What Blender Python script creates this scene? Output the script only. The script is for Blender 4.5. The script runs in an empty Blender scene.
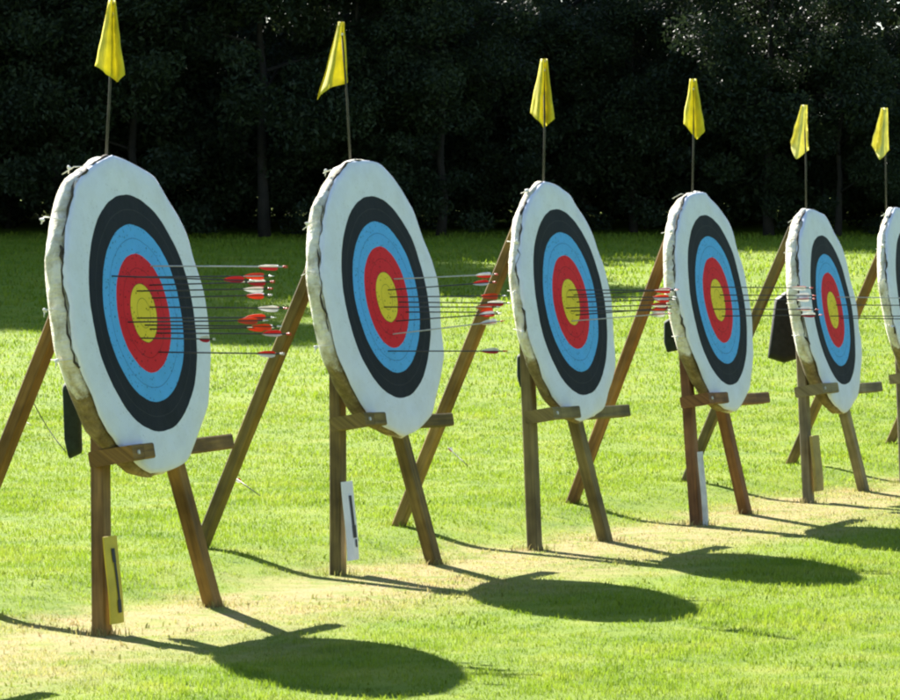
import bpy, bmesh, math, random
import numpy as np
from mathutils import Vector, Matrix, noise as mnoise

random.seed(7)
rng = np.random.default_rng(11)
C = bpy.context.scene.collection
SC = bpy.context.scene

# ------------------------------------------------------------------ camera
F, HZ, CH = 4000.0, 255.0, 1.5           # focal length (px of a 900 wide frame), horizon row, eye height
PITCH = math.atan((350 - HZ) / F)
cam_d = bpy.data.cameras.new('camera')
cam = bpy.data.objects.new('camera', cam_d)
C.objects.link(cam)
cam.location = (0, 0, CH)
cam.rotation_euler = (math.pi / 2 - PITCH, 0, 0)
cam_d.sensor_width = 36
cam_d.lens = 36 * F / 900
cam_d.clip_start = 0.5
cam_d.clip_end = 3000
SC.camera = cam


def ray(x, y):
    v = Vector(((x - 450) / F, 1.0, (350 - y) / F))
    c, s = math.cos(PITCH), math.sin(PITCH)
    return Vector((v.x, c * v.y + s * v.z, -s * v.y + c * v.z))


def at_z(x, y, z=0.0):
    r = ray(x, y)
    return Vector((0, 0, CH)) + r * ((z - CH) / r.z)


def at_y(x, y, Y):
    r = ray(x, y)
    return Vector((0, 0, CH)) + r * (Y / r.y)


YAW = math.radians(24.5)
D = Vector((math.sin(YAW), math.cos(YAW), 0))      # along the row of targets
N = Vector((math.cos(YAW), -math.sin(YAW), 0))     # the way the faces look
LINE0 = at_z(571, 545)


def sstep(a, b, x):
    t = np.clip((x - a) / (b - a), 0, 1)
    return t * t * (3 - 2 * t)


def ground(x, y):
    x = np.asarray(x, float); y = np.asarray(y, float)
    u = -((x - LINE0.x) * N.x + (y - LINE0.y) * N.y)
    z = 0.075 * sstep(0.25, 1.0, u) * (1 - sstep(26, 44, y))
    t = np.clip(y - 27, 0, None)
    z = z + 0.0455 * (np.sqrt(t * t + 9) - 3) * (1 - 0.6 * sstep(75, 140, y))
    z = z + 0.012 * np.sin(x * 0.9 + 1.3) * np.sin(y * 0.55 + .4) * sstep(24, 34, y)
    return z


def gz(x, y):
    return float(ground(x, y))


# ------------------------------------------------------------------ materials
def mat(name):
    m = bpy.data.materials.new(name)
    m.use_nodes = True
    nt = m.node_tree
    return m, nt, nt.nodes['Principled BSDF'], nt.nodes, nt.links


def ramp(nodes, stops, interp='LINEAR'):
    r = nodes.new('ShaderNodeValToRGB')
    r.color_ramp.interpolation = interp
    e = r.color_ramp.elements
    while len(e) < len(stops):
        e.new(0.5)
    for k, (p, c) in enumerate(stops):
        e[k].position = p
        e[k].color = (*c, 1)
    return r


def noise_node(nt, scale, detail=4, rough=.6, vec=None):
    n = nt.nodes.new('ShaderNodeTexNoise')
    n.inputs['Scale'].default_value = scale
    n.inputs['Detail'].default_value = detail
    n.inputs['Roughness'].default_value = rough
    if vec is not None:
        nt.links.new(vec, n.inputs['Vector'])
    return n


def bump(nt, bs, src, strength, dist):
    b = nt.nodes.new('ShaderNodeBump')
    b.inputs['Strength'].default_value = strength
    b.inputs['Distance'].default_value = dist
    nt.links.new(src, b.inputs['Height'])
    nt.links.new(b.outputs['Normal'], bs.inputs['Normal'])


def simple(name, col, rough=.6, var=.25, scale=30, bmp=0.0, spec=.3):
    m, nt, bs, nodes, links = mat(name)
    tc = nodes.new('ShaderNodeTexCoord')
    n = noise_node(nt, scale, vec=tc.outputs['Object'])
    r = ramp(nodes, [(.3, tuple(c * (1 - var) for c in col)), (.7, tuple(min(1, c * (1 + var)) for c in col))])
    links.new(n.outputs['Fac'], r.inputs['Fac'])
    links.new(r.outputs['Color'], bs.inputs['Base Color'])
    bs.inputs['Roughness'].default_value = rough
    bs.inputs['Specular IOR Level'].default_value = spec
    if bmp:
        bump(nt, bs, n.outputs['Fac'], bmp, .01)
    return m


def wood(name, dark, light):
    m, nt, bs, nodes, links = mat(name)
    uv = nodes.new('ShaderNodeUVMap')
    mp = nodes.new('ShaderNodeMapping')
    mp.inputs['Scale'].default_value = (1.6, 30, 1)
    links.new(uv.outputs['UV'], mp.inputs['Vector'])
    n = noise_node(nt, 1.6, 6, .65, mp.outputs['Vector'])
    r = ramp(nodes, [(.28, dark), (.5, tuple((a + b) / 2 for a, b in zip(dark, light))), (.75, light)])
    links.new(n.outputs['Fac'], r.inputs['Fac'])
    n2 = noise_node(nt, 3.0, 3, .6, uv.outputs['UV'])
    mx = nodes.new('ShaderNodeMix'); mx.data_type = 'RGBA'; mx.blend_type = 'MULTIPLY'
    r2 = ramp(nodes, [(.34, (.42, .40, .36)), (.62, (1.05, 1.04, 1.0))])
    links.new(n2.outputs['Fac'], r2.inputs['Fac'])
    mx.inputs[0].default_value = 1
    links.new(r.outputs['Color'], mx.inputs[6]); links.new(r2.outputs['Color'], mx.inputs[7])
    links.new(mx.outputs[2], bs.inputs['Base Color'])
    bs.inputs['Roughness'].default_value = .72
    bs.inputs['Specular IOR Level'].default_value = .25
    bump(nt, bs, n.outputs['Fac'], .8, .006)
    return m


W_BROWN = wood('stained_brown_wood', (.10, .056, .015), (.34, .20, .055))
W_DARK = wood('dark_olive_wood', (.08, .057, .017), (.27, .19, .055))
W_OLIVE = wood('weathered_olive_wood', (.10, .078, .028), (.26, .20, .075))
W_RED = wood('red_brown_wood', (.11, .048, .018), (.32, .155, .055))
W_ORANGE = wood('orange_brown_wood', (.15, .072, .020), (.42, .22, .07))
W_GOLD = wood('golden_brown_wood', (.15, .092, .025), (.40, .26, .08))
W_PALE = wood('pale_weathered_wood', (.16, .125, .062), (.33, .27, .14))


def face_material():
    m, nt, bs, nodes, links = mat('painted_target_cloth')
    uv = nodes.new('ShaderNodeUVMap')
    nz = noise_node(nt, 9, 3, .55, uv.outputs['UV'])
    sub = nodes.new('ShaderNodeVectorMath'); sub.operation = 'SUBTRACT'; sub.inputs[1].default_value = (.5, .5, .5)
    links.new(nz.outputs['Color'], sub.inputs[0])
    sc = nodes.new('ShaderNodeVectorMath'); sc.operation = 'SCALE'; sc.inputs['Scale'].default_value = .012
    links.new(sub.outputs[0], sc.inputs[0])
    add = nodes.new('ShaderNodeVectorMath'); add.operation = 'ADD'
    links.new(uv.outputs['UV'], add.inputs[0]); links.new(sc.outputs[0], add.inputs[1])
    fl = nodes.new('ShaderNodeVectorMath'); fl.operation = 'MULTIPLY'; fl.inputs[1].default_value = (1, 1, 0)
    links.new(add.outputs[0], fl.inputs[0])
    ln = nodes.new('ShaderNodeVectorMath'); ln.operation = 'LENGTH'
    links.new(fl.outputs[0], ln.inputs[0])
    GOLD, RED, BLUE, BLK, WHT = (.80, .60, .04), (.64, .018, .028), (.095, .385, .77), (.011, .015, .022), (.68, .71, .785)
    g, rd, bl = (.25, .19, .015), (.26, .010, .014), (.035, .15, .36)
    k = .122 / .7
    R = ramp(nodes, [
        (0, GOLD), (.061 / .7 - .002, g), (.061 / .7 + .002, GOLD),
        (k - .004, (.12, .06, .02)), (k, RED), (1.5 * k - .002, rd), (1.5 * k + .003, RED),
        (2 * k, BLUE), (2.5 * k - .002, bl), (2.5 * k + .003, BLUE),
        (3 * k, BLK), (3.5 * k - .002, (.035, .04, .045)), (3.5 * k + .002, BLK),
        (4 * k, WHT), (1.0, WHT)], 'CONSTANT')
    links.new(ln.outputs['Value'], R.inputs['Fac'])
    # soiling and arrow pock marks
    n2 = noise_node(nt, 5, 6, .7, uv.outputs['UV'])
    r2 = ramp(nodes, [(.3, (.90, .89, .86)), (.58, (1, 1, 1))])
    links.new(n2.outputs['Fac'], r2.inputs['Fac'])
    vo = nodes.new('ShaderNodeTexVoronoi'); vo.inputs['Scale'].default_value = 46
    links.new(uv.outputs['UV'], vo.inputs['Vector'])
    sp = nodes.new('ShaderNodeSeparateColor'); links.new(vo.outputs['Color'], sp.inputs[0])
    th = nodes.new('ShaderNodeMath'); th.operation = 'MULTIPLY_ADD'
    links.new(sp.outputs[0], th.inputs[0]); th.inputs[1].default_value = -.36; th.inputs[2].default_value = .17
    dd = nodes.new('ShaderNodeMath'); dd.operation = 'ADD'
    links.new(vo.outputs['Distance'], dd.inputs[0]); links.new(th.outputs[0], dd.inputs[1])
    r3 = ramp(nodes, [(.0, (.12, .11, .09)), (.09, (.25, .23, .2)), (.13, (1, 1, 1))])
    links.new(dd.outputs[0], r3.inputs['Fac'])
    inner = nodes.new('ShaderNodeMapRange')
    inner.inputs[1].default_value = .30; inner.inputs[2].default_value = .9
    inner.inputs[3].default_value = 1; inner.inputs[4].default_value = 0
    links.new(ln.outputs['Value'], inner.inputs[0])
    m1 = nodes.new('ShaderNodeMix'); m1.data_type = 'RGBA'; m1.blend_type = 'MULTIPLY'; m1.inputs[0].default_value = 1
    links.new(R.outputs['Color'], m1.inputs[6]); links.new(r2.outputs['Color'], m1.inputs[7])
    m2 = nodes.new('ShaderNodeMix'); m2.data_type = 'RGBA'; m2.blend_type = 'MULTIPLY'
    links.new(inner.outputs[0], m2.inputs[0])
    links.new(m1.outputs[2], m2.inputs[6]); links.new(r3.outputs['Color'], m2.inputs[7])
    links.new(m2.outputs[2], bs.inputs['Base Color'])
    bs.inputs['Roughness'].default_value = .75
    bs.inputs['Specular IOR Level'].default_value = .15
    n4 = noise_node(nt, 4.5, 4, .55, uv.outputs['UV'])
    bump(nt, bs, n4.outputs['Fac'], .34, .02)
    return m


M_FACE = face_material()


def straw_material():
    m, nt, bs, nodes, links = mat('cream_hessian_over_straw')
    tc = nodes.new('ShaderNodeTexCoord')
    n = noise_node(nt, 9, 6, .7, tc.outputs['Object'])
    r = ramp(nodes, [(.30, (.20, .16, .08)), (.41, (.50, .45, .31)), (.56, (.76, .73, .62)), (.8, (.80, .78, .70))])
    links.new(n.outputs['Fac'], r.inputs['Fac'])
    n3 = noise_node(nt, 16, 6, .75, tc.outputs['Object'])
    r3 = ramp(nodes, [(.3, (.10, .070, .025)), (.5, (.21, .155, .06)), (.7, (.36, .28, .13))])
    links.new(n3.outputs['Fac'], r3.inputs['Fac'])
    at = nodes.new('ShaderNodeAttribute'); at.attribute_name = 'bare'
    ad = nodes.new('ShaderNodeMath'); ad.operation = 'ADD'
    links.new(at.outputs['Fac'], ad.inputs[0]); links.new(n3.outputs['Fac'], ad.inputs[1])
    ms = nodes.new('ShaderNodeMapRange')
    ms.inputs[1].default_value = .85; ms.inputs[2].default_value = 1.05
    links.new(ad.outputs[0], ms.inputs[0])
    mx = nodes.new('ShaderNodeMix'); mx.data_type = 'RGBA'
    links.new(ms.outputs[0], mx.inputs[0])
    links.new(r.outputs['Color'], mx.inputs[6]); links.new(r3.outputs['Color'], mx.inputs[7])
    links.new(mx.outputs[2], bs.inputs['Base Color'])
    bs.inputs['Roughness'].default_value = .9
    uv = nodes.new('ShaderNodeUVMap')
    mp = nodes.new('ShaderNodeMapping'); mp.inputs['Scale'].default_value = (34, 5, 1)
    links.new(uv.outputs['UV'], mp.inputs['Vector'])
    n2 = noise_node(nt, 1.0, 5, .65, mp.outputs['Vector'])
    n6 = noise_node(nt, 60, 4, .7, tc.outputs['Object'])
    am = nodes.new('ShaderNodeMath'); am.operation = 'MULTIPLY_ADD'
    links.new(n6.outputs['Fac'], am.inputs[0]); am.inputs[1].default_value = .35; links.new(n2.outputs['Fac'], am.inputs[2])
    bump(nt, bs, am.outputs[0], 1.0, .022)
    return m


M_RIM = straw_material()
M_CREASE_SHADE = simple('dark_crease_shade', (.06, .048, .03), .9, .4)  # dark colour standing in for shade in the fold behind the cloth edge
M_TIE = simple('white_cotton_tape', (.7, .68, .62), .85, .15)


def thin_cloth(name, col, trans=.45, scale=12, var=.2):
    m, nt, bs, nodes, links = mat(name)
    tc = nodes.new('ShaderNodeTexCoord')
    n = noise_node(nt, scale, vec=tc.outputs['Object'])
    r = ramp(nodes, [(.3, tuple(c * (1 - var) for c in col)), (.7, tuple(min(1, c * (1 + var)) for c in col))])
    links.new(n.outputs['Fac'], r.inputs['Fac'])
    links.new(r.outputs['Color'], bs.inputs['Base Color'])
    bs.inputs['Roughness'].default_value = .7
    tr = nodes.new('ShaderNodeBsdfTranslucent')
    links.new(r.outputs['Color'], tr.inputs['Color'])
    mx = nodes.new('ShaderNodeMixShader'); mx.inputs[0].default_value = trans
    links.new(bs.outputs[0], mx.inputs[1]); links.new(tr.outputs[0], mx.inputs[2])
    links.new(mx.outputs[0], nodes['Material Output'].inputs['Surface'])
    return m


M_FLAG = thin_cloth('yellow_flag_cloth', (.66, .60, .055), .4)
M_FLAG2 = thin_cloth('faded_yellow_flag_cloth', (.74, .70, .22), .4)
M_POLE = simple('thin_grey_cane', (.05, .046, .038), .7, .3)
M_SHAFT = simple('dark_arrow_tube', (.028, .028, .032), .4, .3, 60, spec=.5)
M_SHAFT_AL = simple('silver_arrow_tube', (.42, .43, .42), .45, .15, 60, spec=.4)
VANE = {'orange-red': thin_cloth('orange_red_vanes', (.75, .09, .025), .35),
        'white': thin_cloth('white_vanes', (.8, .8, .78), .35),
        'red': thin_cloth('red_vanes', (.6, .03, .03), .35),
        'green': thin_cloth('green_vanes', (.16, .42, .13), .35)}
M_NOCK_W = simple('pale_nock', (.75, .73, .66), .4, .1)
M_NOCK_R = simple('red_nock', (.6, .05, .03), .4, .1)
M_CARD_Y = simple('yellow_card', (.55, .42, .035), .6, .18, 9)
M_CARD_W = simple('white_card', (.66, .67, .70), .55, .1, 9)
M_CARD_G = simple('greyed_white_card', (.46, .46, .47), .6, .25, 14)
M_CARD_O = simple('olive_board', (.30, .23, .06), .7, .25, 12)
M_INK = simple('black_print', (.02, .02, .025), .6, .2)
M_BAG = simple('black_nylon', (.014, .014, .016), .7, .4, 30, .3)
M_POUCH = simple('dark_green_canvas', (.016, .028, .02), .85, .4, 30, .3)
M_CORD = simple('pale_string', (.45, .42, .33), .8, .1)
M_BOLT = simple('zinc_bolt', (.45, .45, .43), .4, .1, spec=.6)


def ground_colour(nt):
    """lawn colours from world position: mown green, yellow patches, straw-dry wear along the row of stands"""
    nodes, links = nt.nodes, nt.links
    geo = nodes.new('ShaderNodeNewGeometry')
    pos = geo.outputs['Position']

    def dot(v, off):
        a = nodes.new('ShaderNodeVectorMath'); a.operation = 'DOT_PRODUCT'
        links.new(pos, a.inputs[0]); a.inputs[1].default_value = v
        b = nodes.new('ShaderNodeMath'); b.operation = 'ADD'; b.inputs[1].default_value = off
        links.new(a.outputs['Value'], b.inputs[0])
        return b.outputs[0]
    u = dot((N.x, N.y, 0), -(LINE0.x * N.x + LINE0.y * N.y))    # metres in front of the row
    n1 = noise_node(nt, 1.3, 5, .65, pos)
    w = nodes.new('ShaderNodeMath'); w.operation = 'MULTIPLY_ADD'
    links.new(n1.outputs['Fac'], w.inputs[0]); w.inputs[1].default_value = 1.5; w.inputs[2].default_value = -.75
    uu = nodes.new('ShaderNodeMath'); uu.operation = 'ADD'
    links.new(u, uu.inputs[0]); links.new(w.outputs[0], uu.inputs[1])
    band = ramp(nodes, [(0, (0, 0, 0)), (.36, (0, 0, 0)), (.48, (1, 1, 1)), (.60, (.9, .9, .9)), (.82, (0, 0, 0))])
    mr = nodes.new('ShaderNodeMapRange')
    mr.inputs[1].default_value = -2; mr.inputs[2].default_value = 2
    links.new(uu.outputs[0], mr.inputs[0])
    links.new(mr.outputs[0], band.inputs['Fac'])
    n2 = noise_node(nt, 5.5, 6, .7, pos)
    r2 = ramp(nodes, [(.30, (.0, .0, .0)), (.56, (1, 1, 1))])
    links.new(n2.outputs['Fac'], r2.inputs['Fac'])
    bm_ = nodes.new('ShaderNodeMath'); bm_.operation = 'MULTIPLY'
    links.new(band.outputs['Color'], bm_.inputs[0]); links.new(r2.outputs['Color'], bm_.inputs[1])
    n3 = noise_node(nt, 2.2, 6, .68, pos)
    green = ramp(nodes, [(.30, GREEN[0]), (.5, GREEN[1]), (.72, GREEN[2])])
    links.new(n3.outputs['Fac'], green.inputs['Fac'])
    mx = nodes.new('ShaderNodeMix'); mx.data_type = 'RGBA'
    links.new(bm_.outputs[0], mx.inputs[0])
    n5 = noise_node(nt, 7.5, 5, .7, pos)
    r5 = ramp(nodes, [(.30, (.50, .60, .5)), (.44, (1, 1, 1))])
    links.new(n5.outputs['Fac'], r5.inputs['Fac'])
    gm = nodes.new('ShaderNodeMix'); gm.data_type = 'RGBA'; gm.blend_type = 'MULTIPLY'; gm.inputs[0].default_value = 1
    links.new(green.outputs['Color'], gm.inputs[6]); links.new(r5.outputs['Color'], gm.inputs[7])
    links.new(gm.outputs[2], mx.inputs[6])
    nf = noise_node(nt, 70, 4, .75, pos)
    dr = ramp(nodes, [(.3, tuple(q * .5 for q in DRY)), (.5, DRY), (.7, tuple(q * 1.35 for q in DRY))])
    links.new(nf.outputs['Fac'], dr.inputs['Fac'])
    links.new(dr.outputs['Color'], mx.inputs[7])
    return mx.outputs[2], n2


GREEN = [(.105, .175, .010), (.165, .235, .016), (.24, .275, .036)]
DRY = (.34, .27, .115)


def lawn_material():
    m, nt, bs, nodes, links = mat('mown_lawn')
    col, n2 = ground_colour(nt)
    links.new(col, bs.inputs['Base Color'])
    bs.inputs['Roughness'].default_value = .9
    bs.inputs['Specular IOR Level'].default_value = .1
    geo = nodes.new('ShaderNodeNewGeometry')
    n = noise_node(nt, 40, 5, .7, geo.outputs['Position'])
    bump(nt, bs, n.outputs['Fac'], .8, .03)
    return m


def blade_material():
    m, nt, bs, nodes, links = mat('grass_blades')
    col, n2 = ground_colour(nt)
    at = nodes.new('ShaderNodeAttribute'); at.attribute_name = 'tone'
    hs = nodes.new('ShaderNodeHueSaturation')
    links.new(col, hs.inputs['Color'])
    links.new(at.outputs['Fac'], hs.inputs['Value'])
    links.new(hs.outputs['Color'], bs.inputs['Base Color'])
    bs.inputs['Roughness'].default_value = .55
    bs.inputs['Specular IOR Level'].default_value = .25
    tr = nodes.new('ShaderNodeBsdfTranslucent')
    links.new(hs.outputs['Color'], tr.inputs['Color'])
    mx = nodes.new('ShaderNodeMixShader'); mx.inputs[0].default_value = .5
    links.new(bs.outputs[0], mx.inputs[1]); links.new(tr.outputs[0], mx.inputs[2])
    links.new(mx.outputs[0], nodes['Material Output'].inputs['Surface'])
    return m


def leaf_material(name, a, b):
    m, nt, bs, nodes, links = mat(name)
    at = nodes.new('ShaderNodeAttribute'); at.attribute_name = 'tone'
    r = ramp(nodes, [(0, a), (1, b)])
    links.new(at.outputs['Fac'], r.inputs['Fac'])
    links.new(r.outputs['Color'], bs.inputs['Base Color'])
    bs.inputs['Roughness'].default_value = .55
    bs.inputs['Specular IOR Level'].default_value = .24
    tr = nodes.new('ShaderNodeBsdfTranslucent')
    links.new(r.outputs['Color'], tr.inputs['Color'])
    mx = nodes.new('ShaderNodeMixShader'); mx.inputs[0].default_value = .3
    links.new(bs.outputs[0], mx.inputs[1]); links.new(tr.outputs[0], mx.inputs[2])
    links.new(mx.outputs[0], nodes['Material Output'].inputs['Surface'])
    return m


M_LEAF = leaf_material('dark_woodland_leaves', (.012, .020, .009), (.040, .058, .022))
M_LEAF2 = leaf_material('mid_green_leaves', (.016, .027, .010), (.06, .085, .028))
M_BARK = simple('dark_bark', (.024, .020, .015), .9, .4, 4, .6)


# ------------------------------------------------------------------ object helpers
def thing(name, loc, label, cat, group=None):
    o = bpy.data.objects.new(name, None)
    o.empty_display_size = .1
    o.location = loc
    C.objects.link(o)
    o['label'] = label
    o['category'] = cat
    if group:
        o['group'] = group
    return o


def part(name, me, material, parent=None, loc=(0, 0, 0)):
    me.name = name
    if not me.materials:
        me.materials.append(material)
    o = bpy.data.objects.new(name, me)
    C.objects.link(o)
    o.location = loc
    if parent:
        o.parent = parent
    return o


def bm_mesh(bm, smooth=False):
    bmesh.ops.recalc_face_normals(bm, faces=bm.faces[:])
    me = bpy.data.meshes.new('m')
    bm.to_mesh(me)
    bm.free()
    if smooth:
        for p in me.polygons:
            p.use_smooth = True
    return me


def frame(ax, up):
    ax = ax.normalized()
    s = ax.cross(up).normalized()
    return ax, s, s.cross(ax).normalized()


def beam_bm(p0, p1, w, d, up, bev=.006, flat_ends=False, seed=0):
    """timber from p0 to p1, w wide across, d deep along `up`; UVs run along the grain; subtly bowed"""
    bm = bmesh.new()
    ax, s, t = frame(p1 - p0, up)
    L = (p1 - p0).length
    n = 6
    rr = random.Random(seed)
    bow = [rr.uniform(-.004, .004) * L for _ in range(2)]
    rings = []
    c = bev
    prof = [(-w / 2 + c, -d / 2), (w / 2 - c, -d / 2), (w / 2, -d / 2 + c), (w / 2, d / 2 - c),
            (w / 2 - c, d / 2), (-w / 2 + c, d / 2), (-w / 2, d / 2 - c), (-w / 2, -d / 2 + c)]
    uvl = bm.loops.layers.uv.new('UVMap')
    off = rr.uniform(0, 50)
    info = {}
    for k in range(n + 1):
        f = k / n
        b = math.sin(math.pi * f)
        base = p0 + ax * (L * f) + s * bow[0] * b + t * bow[1] * b
        ring = []
        for j, (a, q) in enumerate(prof):
            v = bm.verts.new(base + s * a + t * q)
            info[v] = (L * f + off, a + q + off)
            ring.append(v)
        rings.append(ring)
    for k in range(n):
        for j in range(8):
            bm.faces.new((rings[k][j], rings[k][(j + 1) % 8], rings[k + 1][(j + 1) % 8], rings[k + 1][j]))
    bm.faces.new(rings[0]); bm.faces.new(rings[-1])
    for f_ in bm.faces:
        for l in f_.loops:
            l[uvl].uv = info[l.vert]
    return bm


def tube_bm(pts, rad, seg=6, bm=None):
    bm = bm or bmesh.new()
    rads = rad if isinstance(rad, (list, tuple)) else [rad] * len(pts)
    rings = []
    for k, p in enumerate(pts):
        a = pts[max(0, k - 1)]; b = pts[min(len(pts) - 1, k + 1)]
        ax, s, t = frame(b - a, Vector((.13, .21, .97)) if abs((b - a).normalized().z) < .9 else Vector((1, .1, 0)))
        rings.append([bm.verts.new(p + (s * math.cos(2 * math.pi * j / seg) + t * math.sin(2 * math.pi * j / seg)) * rads[k]) for j in range(seg)])
    for k in range(len(pts) - 1):
        for j in range(seg):
            bm.faces.new((rings[k][j], rings[k][(j + 1) % seg], rings[k + 1][(j + 1) % seg], rings[k + 1][j]))
    bm.faces.new(rings[0][::-1]); bm.faces.new(rings[-1])
    return bm


def np_mesh(verts, faces_idx, loops_per, tone=None):
    """verts (n,3); faces as (m,k) arrays list"""
    me = bpy.data.meshes.new('m')
    nf = sum(len(f) for f in faces_idx)
    nl = sum(f.size for f in faces_idx)
    me.vertices.add(len(verts)); me.loops.add(nl); me.polygons.add(nf)
    me.vertices.foreach_set('co', np.ascontiguousarray(verts, dtype=np.float32).ravel())
    li = np.concatenate([f.ravel() for f in faces_idx]).astype(np.int32)
    me.loops.foreach_set('vertex_index', li)
    tot = np.concatenate([np.full(len(f), f.shape[1]) for f in faces_idx])
    st = np.concatenate([[0], np.cumsum(tot)[:-1]]).astype(np.int32)
    me.polygons.foreach_set('loop_start', st)
    me.update(calc_edges=True)
    if tone is not None:
        a = me.attributes.new('tone', 'FLOAT', 'POINT')
        a.data.foreach_set('value', np.ascontiguousarray(tone, dtype=np.float32))
    return me


# ------------------------------------------------------------------ the row of targets
BETA = math.radians(9.5)
UPZ = Vector((0, 0, 1))

T = [  # photo measurements (px): near and far front foot, gold centre, ledge ends, lip end; then sizes and woods
    dict(fl=(-222, 704), fr=(-82, 667), gold=(-166, 322), bar=((-232, 500), (-62, 474), -152), R=.65, TH=.11, dy=-3, wl=W_BROWN, wr=W_BROWN, wb=W_BROWN, r=1.0),
    dict(fl=(102, 635), fr=(215, 606), gold=(144, 313), bar=((95, 459), (226, 442), 155), R=.660, TH=.145, dy=-3.8, wl=W_BROWN, wr=W_BROWN, wb=W_BROWN, r=1.0),
    dict(fl=(338, 575), fr=(436, 564), gold=(387, 297), bar=((335, 424), (447, 420), 387), R=.675, TH=.132, dy=-1.4, wl=W_DARK, wr=W_DARK, wb=W_DARK, r=1.0),
    dict(fl=(535, 550), fr=(607, 541), gold=(571, 302), bar=((530, 417), (624, 411), 581), R=.632, TH=.105, dy=-1.6, wl=W_OLIVE, wr=W_GOLD, wb=W_OLIVE, r=1.0),
    dict(fl=(697, 525), fr=(747, 514), gold=(718, 300), bar=((685, 402), (764, 398), 729), R=.638, TH=.118, dy=-2.8, wl=W_RED, wr=W_ORANGE, wb=W_RED, r=.93),
    dict(fl=(809, 503), fr=(865, 491), gold=(833, 310), bar=((799, 392), (877, 387), 839), R=.642, TH=.125, dy=-4.2, k=.955, wl=W_PALE, wr=W_OLIVE, wb=W_PALE, r=1.0),
    dict(fl=(905, 483), fr=(957, 472), gold=(917, 301), bar=((893, 379), (970, 374), 931), R=.65, TH=.10, dy=-4, wl=W_PALE, wr=W_GOLD, wb=W_PALE, r=1.0),
    dict(fl=(997, 466), fr=(1047, 456), gold=(1014, 300), bar=((986, 368), (1058, 364), 1020), R=.65, TH=.10, dy=-4, wl=W_OLIVE, wr=W_GOLD, wb=W_OLIVE, r=1.0),
]
WHERE = ['the target beyond the left edge of the photo', 'the leftmost and largest target', 'the second target from the left',
         'the third target from the left', 'the fourth target from the left', 'the fifth target from the left',
         'the sixth target, cut off by the right edge', 'the seventh target, beyond the right edge']
STAND_LABEL = [
    'brown wooden tripod stand just outside the left edge of the photo',
    'brown wooden tripod stand with a yellow card on its front leg',
    'dark wooden tripod stand with a white card showing a black mark',
    'olive weathered tripod stand without a card, third from the left',
    'red-brown wooden tripod stand, fourth from the left, under the fourth target',
    'pale weathered tripod stand beside the hanging black bag',
    'pale tripod stand of the target cut by the right edge, rear leg in view',
    'olive tripod stand farthest right, only its rear leg in view',
]
TARGET_LABEL = [
    'round archery target outside the left edge, seen by its shadow on the grass',
    'largest and nearest round archery target, leaning on the brown stand with yellow card',
    'round archery target with wide white border on the dark stand with white card',
    'round archery target on the olive stand, third from the left',
    'round archery target on the red-brown stand, fourth from the left',
    'small round archery target on the pale stand beside the black bag',
    'round archery target cut off by the right edge, only its pale rim showing',
    'round archery target farthest right, beyond the edge of the photo',
]


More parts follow.
